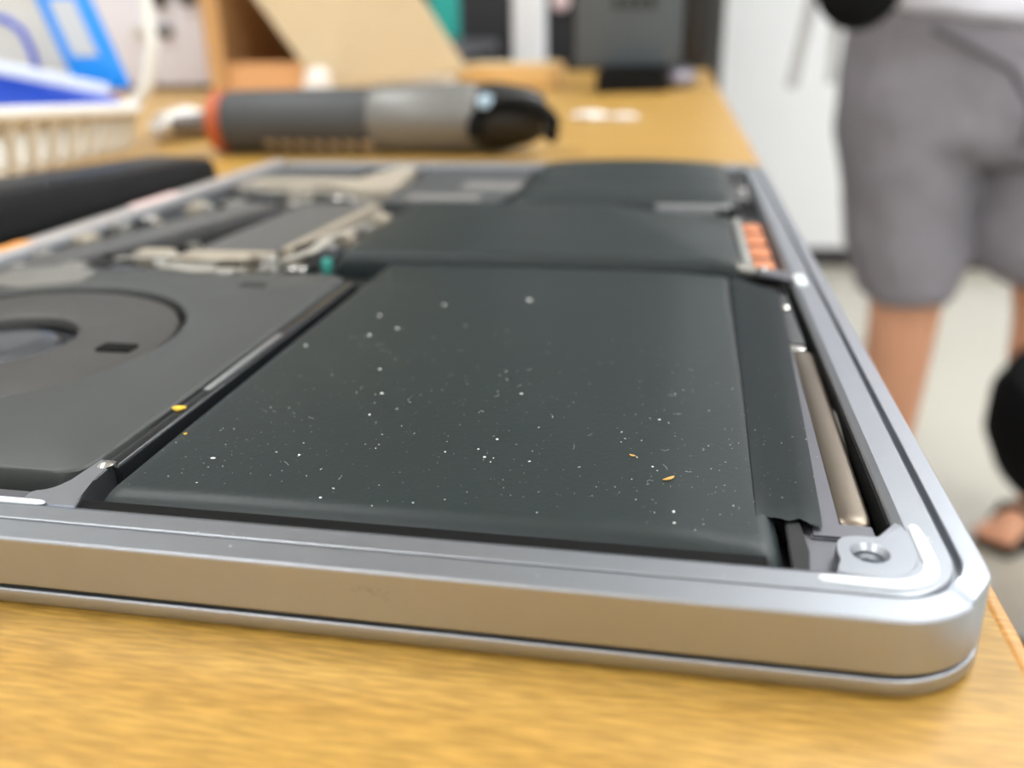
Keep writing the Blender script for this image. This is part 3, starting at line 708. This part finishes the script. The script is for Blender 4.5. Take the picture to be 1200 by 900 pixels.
# white crumpled film on the bench by the screwdriver tip
def crumple(name, x, y, rx, ry, h, material, label, cat, seed, group=None):
    b_ = B(); bmesh.ops.create_icosphere(b_, subdivisions=3, radius=1)
    for v in b_.verts:
        n = noise.noise(v.co*1.7+Vector((seed, 0, 0)))*.35+noise.noise(v.co*4+Vector((0, seed, 0)))*.15
        c = v.co*(1+n); v.co = Vector((x+c.x*rx, y+c.y*ry, max(.0003, h*.5+c.z*h*.55)))
    return tag(obj(name, b_, material, None, ang=25), label, cat, group)
FILM = mat('white_tissue', (232, 228, 224), .6, 0, .05)
crumple('tissue', -.352, .470, .022, .022, .018, FILM, 'crumpled pale wrapper in front of the screwdriver tip beside the basket', 'wrapper', 1.)
crumple('tissue', -.415, .85, .017, .012, .028, FILM, 'crumpled white tissue in front of the open carton', 'tissue', 3.)
crumple('tissue', -.100, .605, .013, .010, .005, FILM, 'small white scrap right of the screwdriver end, left one of two', 'scrap', 5.)
crumple('tissue', -.074, .60, .010, .008, .004, FILM, 'small white scrap right of the screwdriver end, right one of two', 'scrap', 8.)

# ================================================================== white bench device with knobs
dv = thing('power_supply', 'white boxy bench device with dark round knobs behind the basket', 'device', (-.69, 1.05, 0))
WD = mat('white_lacquer', (220, 220, 232), .4, 0, .03)
obj('body', box(B(), -.765, -.612, 1.0, 1.12, .006, .21, .004), WD, dv)
for kx, kz, kr, mm_ in ((-.6678, .069, .0085, mat('grey_knob', (92, 96, 96), .4)), (-.7027, .0696, .007, mat('pale_knob', (196, 196, 188), .4)), (-.6698, .108, .012, mat('dark_knob', (60, 56, 58), .4)), (-.632, .109, .012, mat('dark_knob', (60, 56, 58), .4))):
    b_ = B(); lathe(b_, [(0, kr), (.004, kr), (.012, kr*.85), (.013, kr*.3)], (kx, 1.001, kz), (0, -1, 0), 24); obj('knob', b_, mm_, dv)
for fx in (-.75, -.63):
    for fy in (1.015, 1.10): obj('foot', box(B(), fx-.008, fx+.008, fy-.008, fy+.008, .0003, .008), BLACK, dv)

# ================================================================== open carton
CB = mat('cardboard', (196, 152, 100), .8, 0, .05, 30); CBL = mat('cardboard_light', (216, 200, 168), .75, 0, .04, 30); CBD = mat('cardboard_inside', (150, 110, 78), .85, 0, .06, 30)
ct = thing('carton', 'open brown cardboard carton on its side with one pale flap swung out', 'box', (-.47, 1.0, 0))
x0, x1, y0, y1, z1 = -.553, -.428, .897, 1.12, .215
obj('wall', box(B(), x0, x0+.004, y0, y1, .0045, z1), CB, ct)
obj('wall', box(B(), x1-.004, x1, y0, y1, .0045, z1), CB, ct)
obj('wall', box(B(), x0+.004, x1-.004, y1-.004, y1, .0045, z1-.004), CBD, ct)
obj('wall', box(B(), x0+.004, x1-.004, y0, y1, z1-.004, z1), CB, ct)
obj('wall', box(B(), x0, x1, y0, y1, .0004, .0044), CB, ct)
obj('flap', plate(B(), [(x0, y0-.002, .034), (x0, y0-.006, .004), (x1, y0-.006, .004), (x1, y0-.002, .034)], .004), mat('cardboard_orange', (214, 160, 108), .8, 0, .05, 30), ct, label='low front flap standing along the bench')
obj('flap', plate(B(), [(x0-.004, y0-.003, .004), (x0+.018, y0-.01, .004), (x0+.020, y0-.01, z1), (x0-.004, y0-.003, z1)], .004), CB, ct)
fl = obj('flap', plate(B(), [(-.4220, .886, .0040), (-.2620, .905, .0240), (-.3480, .875, .165), (-.5310, .875, .165)], .004), CBL, ct, label='large pale flap swung out to the right')

# low closed cardboard box with papers
lbx = thing('flat_box', 'low closed cardboard box between the carton and the dark monitor', 'box', (-.24, .98, 0))
obj('body', box(B(), -.285, -.176, .960, 1.05, .0003, .026, .001), mat('cardboard_gold', (222, 178, 112), .75, 0, .04, 30), lbx)
obj('lid_flap', box(B(), -.284, -.182, .962, 1.05, .0262, .0275), CBL, lbx)
tag(obj('paper', plate(B(), [(-.390, .930, .0004), (-.292, .930, .0004), (-.290, .955, .0004), (-.385, .955, .0004)], .0155), mat('white_paper', (232, 230, 228), .7), None), 'small stack of white papers in front of the low cardboard box', 'paper')

# ================================================================== dark monitor
mo = thing('monitor', 'dark grey monitor seen from behind on a black foot', 'monitor', (-.09, .95, 0))
MG = mat('dark_grey_shell', (80, 87, 92), .5, 0, .05)
obj('shell', box(B(), -.150, -.036, .935, .985, .0235, .30, .006), MG, mo)
obj('side_panel', box(B(), -.036, -.006, .945, .985, .0265, .30, .004), mat('black_bezel', (22, 22, 24), .4), mo, label='black side panel')
for k, vx in enumerate((-.105, -.093, -.081, -.069)):
    obj('vent', box(B(), vx-.004, vx+.004, .9335, .9355, .082, .093), BLACK, mo)
bm = B(); prism(bm, [(-.121, .872), (-.052, .892), (-.046, .955), (-.121, .955)], .0003, .0235, .003); obj('foot', bm, MATTE, mo)
tag(obj('bag', (lambda b: (bmesh.ops.create_icosphere(b, subdivisions=3, radius=1), [setattr(v, 'co', Vector((-.038+v.co.x*.020*(1+.3*noise.noise(v.co*3)), .965+v.co.y*.03, max(.0003, .011+v.co.z*.0125*(1+.5*noise.noise(v.co*2.2)))))) for v in b.verts], b)[2])(B()), mat('lilac_film', (150, 146, 158), .4), None), 'small grey lilac plastic bag lying beside the monitor foot', 'bag')

# ================================================================== things beyond the bench
cb = thing('cabinet', 'tall black cabinet standing in the dark beyond the bench end', 'cabinet', (-.45, 2.5, FLOOR))
BC = mat('black_cabinet', (16, 16, 18), .5, 0, .1, 10)
obj('body', box(B(), -.95, .022, 2.30, 2.75, FLOOR+.001, 1.1, .005), BC, cb)
for dx in (-.945, -.46):
    d_ = obj('door', box(B(), dx, dx+.477, 2.28, 2.299, FLOOR+.06, 1.09, .003), mat('black_door', (24, 24, 27), .45, 0, .1, 10), cb)
    hx = -.337
    if dx < -.9: continue
    b_ = B(); lathe(b_, [(0, .012), (.02, .012), (.03, .022), (.045, .022), (.05, .012)], (hx, 2.281, .128), (0, -1, 0), 24); obj('knob', b_, mat('pale_pink_knob', (222, 196, 196), .4), d_)
pt = thing('post', 'white square post standing just beyond the bench end', 'post', (-.313, 1.62, FLOOR))
obj('shaft', box(B(), -.341, -.286, 1.60, 1.655, FLOOR+.012, 1.5, .004), mat('white_steel', (222, 224, 228), .4), pt)
obj('base_plate', box(B(), -.39, -.24, 1.55, 1.70, FLOOR+.0005, FLOOR+.012, .002), LEGM, pt)
th = thing('bottle', 'teal bottle standing on a shelf box beyond the bench', 'bottle', (-.487, 1.70, .045))
bm = B(); lathe(bm, [(0, .024), (.004, .030), (.13, .030), (.16, .012), (.17, .012)], (-.492, 1.70, .0465), (0, 0, 1), 28); obj('body', bm, mat('teal_plastic', (0, 150, 140), .4), th)
bm = B(); lathe(bm, [(0, .014), (.025, .014), (.026, .01)], (-.492, 1.70, .2165), (0, 0, 1), 20); obj('cap', bm, BLACK, th)
sb = thing('stand', 'dark box shelf unit under the teal bottle beyond the bench', 'shelf', (-.6, 1.75, FLOOR))
obj('body', box(B(), -.85, -.44, 1.55, 1.9, FLOOR+.001, .02, .004), BC, sb); obj('top', box(B(), -.86, -.43, 1.54, 1.91, .0202, .046, .003), mat('grey_shelf', (90, 90, 94), .5), sb)

# ================================================================== person in grey shorts
SKIN = mat('skin', (230, 170, 136), .55, 0, .08, 12)
def skin_body(name, verts, edges, radii, parent, material, root=0, sub=2):
    me = bpy.data.meshes.new(name); L = ROOT[parent.name]
    me.from_pydata([tuple(Vector(v)-L) for v in verts], edges, []); me.materials.append(material)
    o = bpy.data.objects.new(name, me); C.objects.link(o); o.parent = parent
    md = o.modifiers.new('skin', 'SKIN'); md.use_smooth_shade = True
    lay = me.skin_vertices[0] if me.skin_vertices else None
    if lay is None:
        b_ = bmesh.new(); b_.from_mesh(me); b_.verts.layers.skin.verify(); b_.to_mesh(me); b_.free(); lay = me.skin_vertices[0]
    for i, r in enumerate(radii):
        lay.data[i].radius = (r, r) if not isinstance(r, tuple) else r; lay.data[i].use_root = (i == root)
    s_ = o.modifiers.new('subd', 'SUBSURF'); s_.levels = sub; s_.render_levels = sub
    return o
PX, PY = .436, 1.50
ps = thing('person', 'person in grey knee-length shorts and white shirt standing beyond the bench corner', 'person', (PX, PY, FLOOR))
V, E, Rd = [], [], []
def add(p, r, prev=None):
    V.append(p); Rd.append(r)
    if prev is not None: E.append((prev, len(V)-1))
    return len(V)-1
pel = add((PX, PY, .02), (.15, .11))
ab = add((PX, PY, .16), (.135, .10), pel); ch = add((PX, PY, .34), (.16, .11), ab); uc = add((PX, PY+.01, .47), (.12, .09), ch)
nk = add((PX, PY, .56), .055, uc); hd0 = add((PX, PY-.015, .63), (.066, .075), nk); hd1 = add((PX, PY-.02, .72), (.076, .095), hd0); add((PX, PY-.01, .79), (.05, .06), hd1)
for s in (-1, 1):
    if s < 0: joints = [((.345, PY, -.04), .095), ((.355, PY-.01, -.22), .082), ((.368, PY-.02, -.40), .062), ((.372, PY+.01, -.54), .060), ((.382, PY+.02, -.70), .044), ((.388, PY+.03, -.80), .038), ((.386, PY-.01, -.842), .036), ((.372, PY-.10, -.856), .030), ((.362, PY-.17, -.862), .020)]
    else: joints = [((.535, PY, -.04), .095), ((.575, PY-.01, -.22), .082), ((.606, PY-.01, -.40), .062), ((.632, PY+.05, -.54), .060), ((.685, PY+.10, -.70), .044), ((.712, PY+.12, -.79), .038), ((.700, PY+.105, -.826), .036), ((.650, PY+.055, -.842), .030), ((.612, PY+.022, -.852), .022)]
    prev = pel
    for p, r in joints: prev = add(p, r, prev)
    foot = prev
    dx = Vector(joints[-1][0])-Vector(joints[-2][0]); dx.z = 0; dx.normalize(); sd_ = Vector((-dx.y, dx.x, 0))
    for k in range(5):
        b0 = Vector(joints[-1][0])+sd_*(-.028+.014*k)+dx*.008; b1 = b0+dx*(.028-abs(k-1)*.003)+Vector((0, 0, -.002))
        i0 = add(tuple(b0), .011, foot); add(tuple(b1), .008, i0)
    sh_ = add((PX+s*.17, PY, .44), .058, uc)
    el = add((PX+s*.25, PY+.02, .18), .043, sh_); fm = add((PX+s*.20, PY-.12, .24), .038, el); wr_ = add((PX+s*.10, PY-.24, .30), .026, fm); pm = add((PX+s*.065, PY-.29, .32), (.034, .018), wr_)
    for k in range(4):
        off = Vector((0, 0, -.024+.016*k)); b0 = Vector((PX+s*.055, PY-.315, .325))+off
        i0 = add(tuple(b0), .0085, pm); i1 = add(tuple(b0+Vector((-s*.018, -.026, .002))), .0082, i0); add(tuple(b0+Vector((-s*.042, -.034+abs(k-1.5)*.003, .002))), .0072, i1)
    i0 = add((PX+s*.060, PY-.285, .358), .0095, pm); add((PX+s*.040, PY-.305, .378), .0085, i0)
skin_body('body', V, E, Rd, ps, SKIN)
def remeshed(name, parts, material, parent, vox=.011, disp=.022, dscale=.10):
    bm = B()
    for rings in parts: loft(bm, rings)
    o = obj(name, bm, material, parent)
    r = o.modifiers.new('remesh', 'REMESH'); r.mode = 'VOXEL'; r.voxel_size = vox; r.use_smooth_shade = True
    s_ = o.modifiers.new('smooth', 'SMOOTH'); s_.iterations = 8
    tx = bpy.data.textures.new(name+'_wrinkle', 'CLOUDS'); tx.noise_scale = dscale
    d = o.modifiers.new('wrinkle', 'DISPLACE'); d.texture = tx; d.strength = disp; d.mid_level = .5
    return o
def ell(cx, cy, z, rx, ry, tilt=0., n=28):
    return [(cx+rx*math.cos(2*PI*k/n), cy+ry*math.sin(2*PI*k/n), z+tilt*math.cos(2*PI*k/n)) for k in range(n)]
SHORT = mat('grey_shorts_cloth', (136, 132, 138), .85, 0, .10, 60, .3, 300)
remeshed('shorts', [
    [ell(PX-.004, PY, .10, .205, .14), ell(PX-.002, PY, .0, .222, .15), ell(PX, PY, -.10, .222, .15), ell(PX, PY, -.135, .19, .13)],
    [ell(.335, PY, -.02, .118, .135), ell(.335, PY, -.12, .110, .130), ell(.350, PY-.005, -.26, .096, .118), ell(.368, PY-.01, -.374, .080, .105, .002)],
    [ell(.545, PY, -.02, .118, .135), ell(.560, PY, -.12, .122, .130), ell(.571, PY-.005, -.24, .124, .118), ell(.581, PY-.01, -.31, .120, .112), ell(.600, PY-.02, -.352, .094, .105, -.012)]], SHORT, ps)
b_ = B(); tube(b_, [(.31, PY-.155, .055), (.36, PY-.163, .03), (.42, PY-.166, .0), (.455, PY-.168, -.05), (.455, PY-.166, -.11)], .005, 8)
obj('fly_seam', b_, mat('seam_grey', (84, 80, 84), .9), ps)
SHIRT = mat('white_shirt_cloth', (232, 232, 242), .8, 0, .04, 40, .2, 200)
remeshed('shirt', [
    [ell(PX+.01, PY, .055, .232, .165, -.035), ell(PX, PY, .20, .215, .155), ell(PX, PY, .38, .215, .14), ell(PX, PY, .47, .19, .12), ell(PX, PY, .535, .075, .075)],
    [[(PX-.12, PY+.09*math.cos(a), .43+.085*math.sin(a)) for a in [2*PI*k/16 for k in range(16)]], [(PX-.25+.01*math.sin(a), PY+.01+.075*math.cos(a), .27+.06*math.sin(a)) for a in [2*PI*k/16 for k in range(16)]]],
    [[(PX+.12, PY+.09*math.cos(a), .43+.085*math.sin(a)) for a in [2*PI*k/16 for k in range(16)]], [(PX+.25+.01*math.sin(a), PY+.01+.075*math.cos(a), .27+.06*math.sin(a)) for a in [2*PI*k/16 for k in range(16)]]]], SHIRT, ps, .012, .014)
# hair and face, out of the frame above
HAIR = mat('dark_hair', (30, 24, 22), .6)
b_ = B(); bmesh.ops.create_icosphere(b_, subdivisions=3, radius=1)
for v in b_.verts:
    c = v.co.copy()
    if c.y < -.25 and c.z < .55: c *= .86
    if c.z < -.35: c *= .8
    v.co = Vector((PX+c.x*.088, PY-.005+c.y*.108, .735+c.z*.105))
obj('hair', b_, HAIR, ps)
b_ = B(); loft(b_, [ell(PX, PY-.112, .715, .004, .005, n=10), ell(PX, PY-.118, .695, .008, .011, n=10), ell(PX, PY-.125, .676, .014, .016, n=10), ell(PX, PY-.113, .668, .010, .008, n=10)]); obj('nose', b_, SKIN, ps)
for s in (-1, 1):
    b_ = B(); bmesh.ops.create_uvsphere(b_, u_segments=14, v_segments=10, radius=.011)
    bmesh.ops.translate(b_, verts=b_.verts, vec=(PX+s*.030, PY-.103, .705)); obj('eye', b_, mat('eye_white', (235, 232, 228), .3), ps)
    b_ = B(); bmesh.ops.create_uvsphere(b_, u_segments=12, v_segments=8, radius=1)
    for v in b_.verts: v.co = Vector((PX+s*.082+v.co.x*.008, PY-.01+v.co.y*.018, .69+v.co.z*.03))
    obj('ear', b_, SKIN, ps)
b_ = B(); tube(b_, [(PX-.024, PY-.102, .646), (PX, PY-.108, .644), (PX+.024, PY-.102, .646)], [.003, .006, .003], 8); obj('mouth', b_, mat('lip', (160, 90, 84), .5), ps)
# sandals
SOLE = mat('dark_sandal', (34, 28, 26), .7)
for pts in ([(.386, PY+.05), (.372, PY-.09), (.362, PY-.20)], [(.735, PY+.155), (.652, PY+.055), (.592, PY-.002)]):
    b_ = B(); P = [Vector((x, y)) for x, y in pts]; L_, R_ = [], []
    for i, p in enumerate(P):
        d = (P[min(i+1, 2)]-P[max(i-1, 0)]).normalized(); a = Vector((-d.y, d.x)); k = (.036, .048, .036)[i]
        L_.append(p+a*k); R_.append(p-a*k)
    prism(b_, [tuple(v) for v in R_]+[tuple(v) for v in reversed(L_)], FLOOR+.0005, FLOOR+.014, .003)
    so = obj('sandal', b_, SOLE, ps)
    c = P[1]; d = (P[2]-P[0]).normalized(); a = Vector((-d.y, d.x))
    b_ = B(); tube(b_, [(c.x+a.x*.045, c.y+a.y*.045, FLOOR+.012), (c.x+a.x*.03, c.y+a.y*.03, FLOOR+.062), (c.x, c.y, FLOOR+.074), (c.x-a.x*.03, c.y-a.y*.03, FLOOR+.062), (c.x-a.x*.045, c.y-a.y*.045, FLOOR+.012)], .009, 8); obj('strap', b_, SOLE, so)
# black pouch at the hip with hanging straps
pc = thing('pouch', 'black rounded pouch hanging at the hip of the person in shorts', 'pouch', (.245, 1.295, .05))
b_ = B(); bmesh.ops.create_icosphere(b_, subdivisions=4, radius=1)
for v in b_.verts: v.co = Vector((.197+v.co.x*.062, 1.295+v.co.y*.035, .125+v.co.z*.072))
obj('bag', b_, MATTE, pc)
STR = mat('grey_webbing', (176, 176, 176), .7)
b_ = B(); plate(b_, [(.130, 1.295, .10), (.144, 1.295, .10), (.129, 1.295, -.022), (.112, 1.295, -.020)], .003); obj('strap', b_, STR, pc)
b_ = B(); plate(b_, [(.166, 1.295, .08), (.178, 1.295, .08), (.180, 1.295, -.016), (.167, 1.295, -.015)], .003); obj('strap', b_, STR, pc)
b_ = B(); tube(b_, [(.197, 1.295, .19), (.205, 1.295, .24)], .006, 8); obj('neck_strap', b_, MATTE, pc)

# ================================================================== black stool at the right
st = thing('stool', 'black round padded stool at the right edge in front of the standing person', 'stool', (.655, 1.03, FLOOR))
b_ = B(); lathe(b_, [(0, .20), (.012, .255), (.05, .272), (.10, .272), (.135, .255), (.155, .20), (.16, .05)], (.655, 1.03, -.497), (0, 0, 1), 56); obj('seat', b_, mat('black_fabric', (8, 8, 9), .9, 0, .15, 200, spec=.12), st)
b_ = B(); lathe(b_, [(0, .06), (.02, .024), (.25, .024), (.25, .03), (.29, .03)], (.640, 1.03, FLOOR+.08), (0, 0, 1), 24); obj('post', b_, MATTE, st)
for k in range(5):
    a = 2*PI*k/5+.25; d = Vector((math.cos(a), math.sin(a), 0)); c = Vector((.64, 1.03, 0))
    b_ = B(); tube(b_, [c+d*.02+Vector((0, 0, FLOOR+.10)), c+d*.24+Vector((0, 0, FLOOR+.07))], [.022, .014], 10); lg = obj('leg', b_, MATTE, st)
    b_ = B(); lathe(b_, [(-.01, .026), (.01, .026)], c+d*.24+Vector((0, 0, FLOOR+.0275)), Vector((-d.y, d.x, 0)), 20); obj('castor', b_, BLACK, lg)
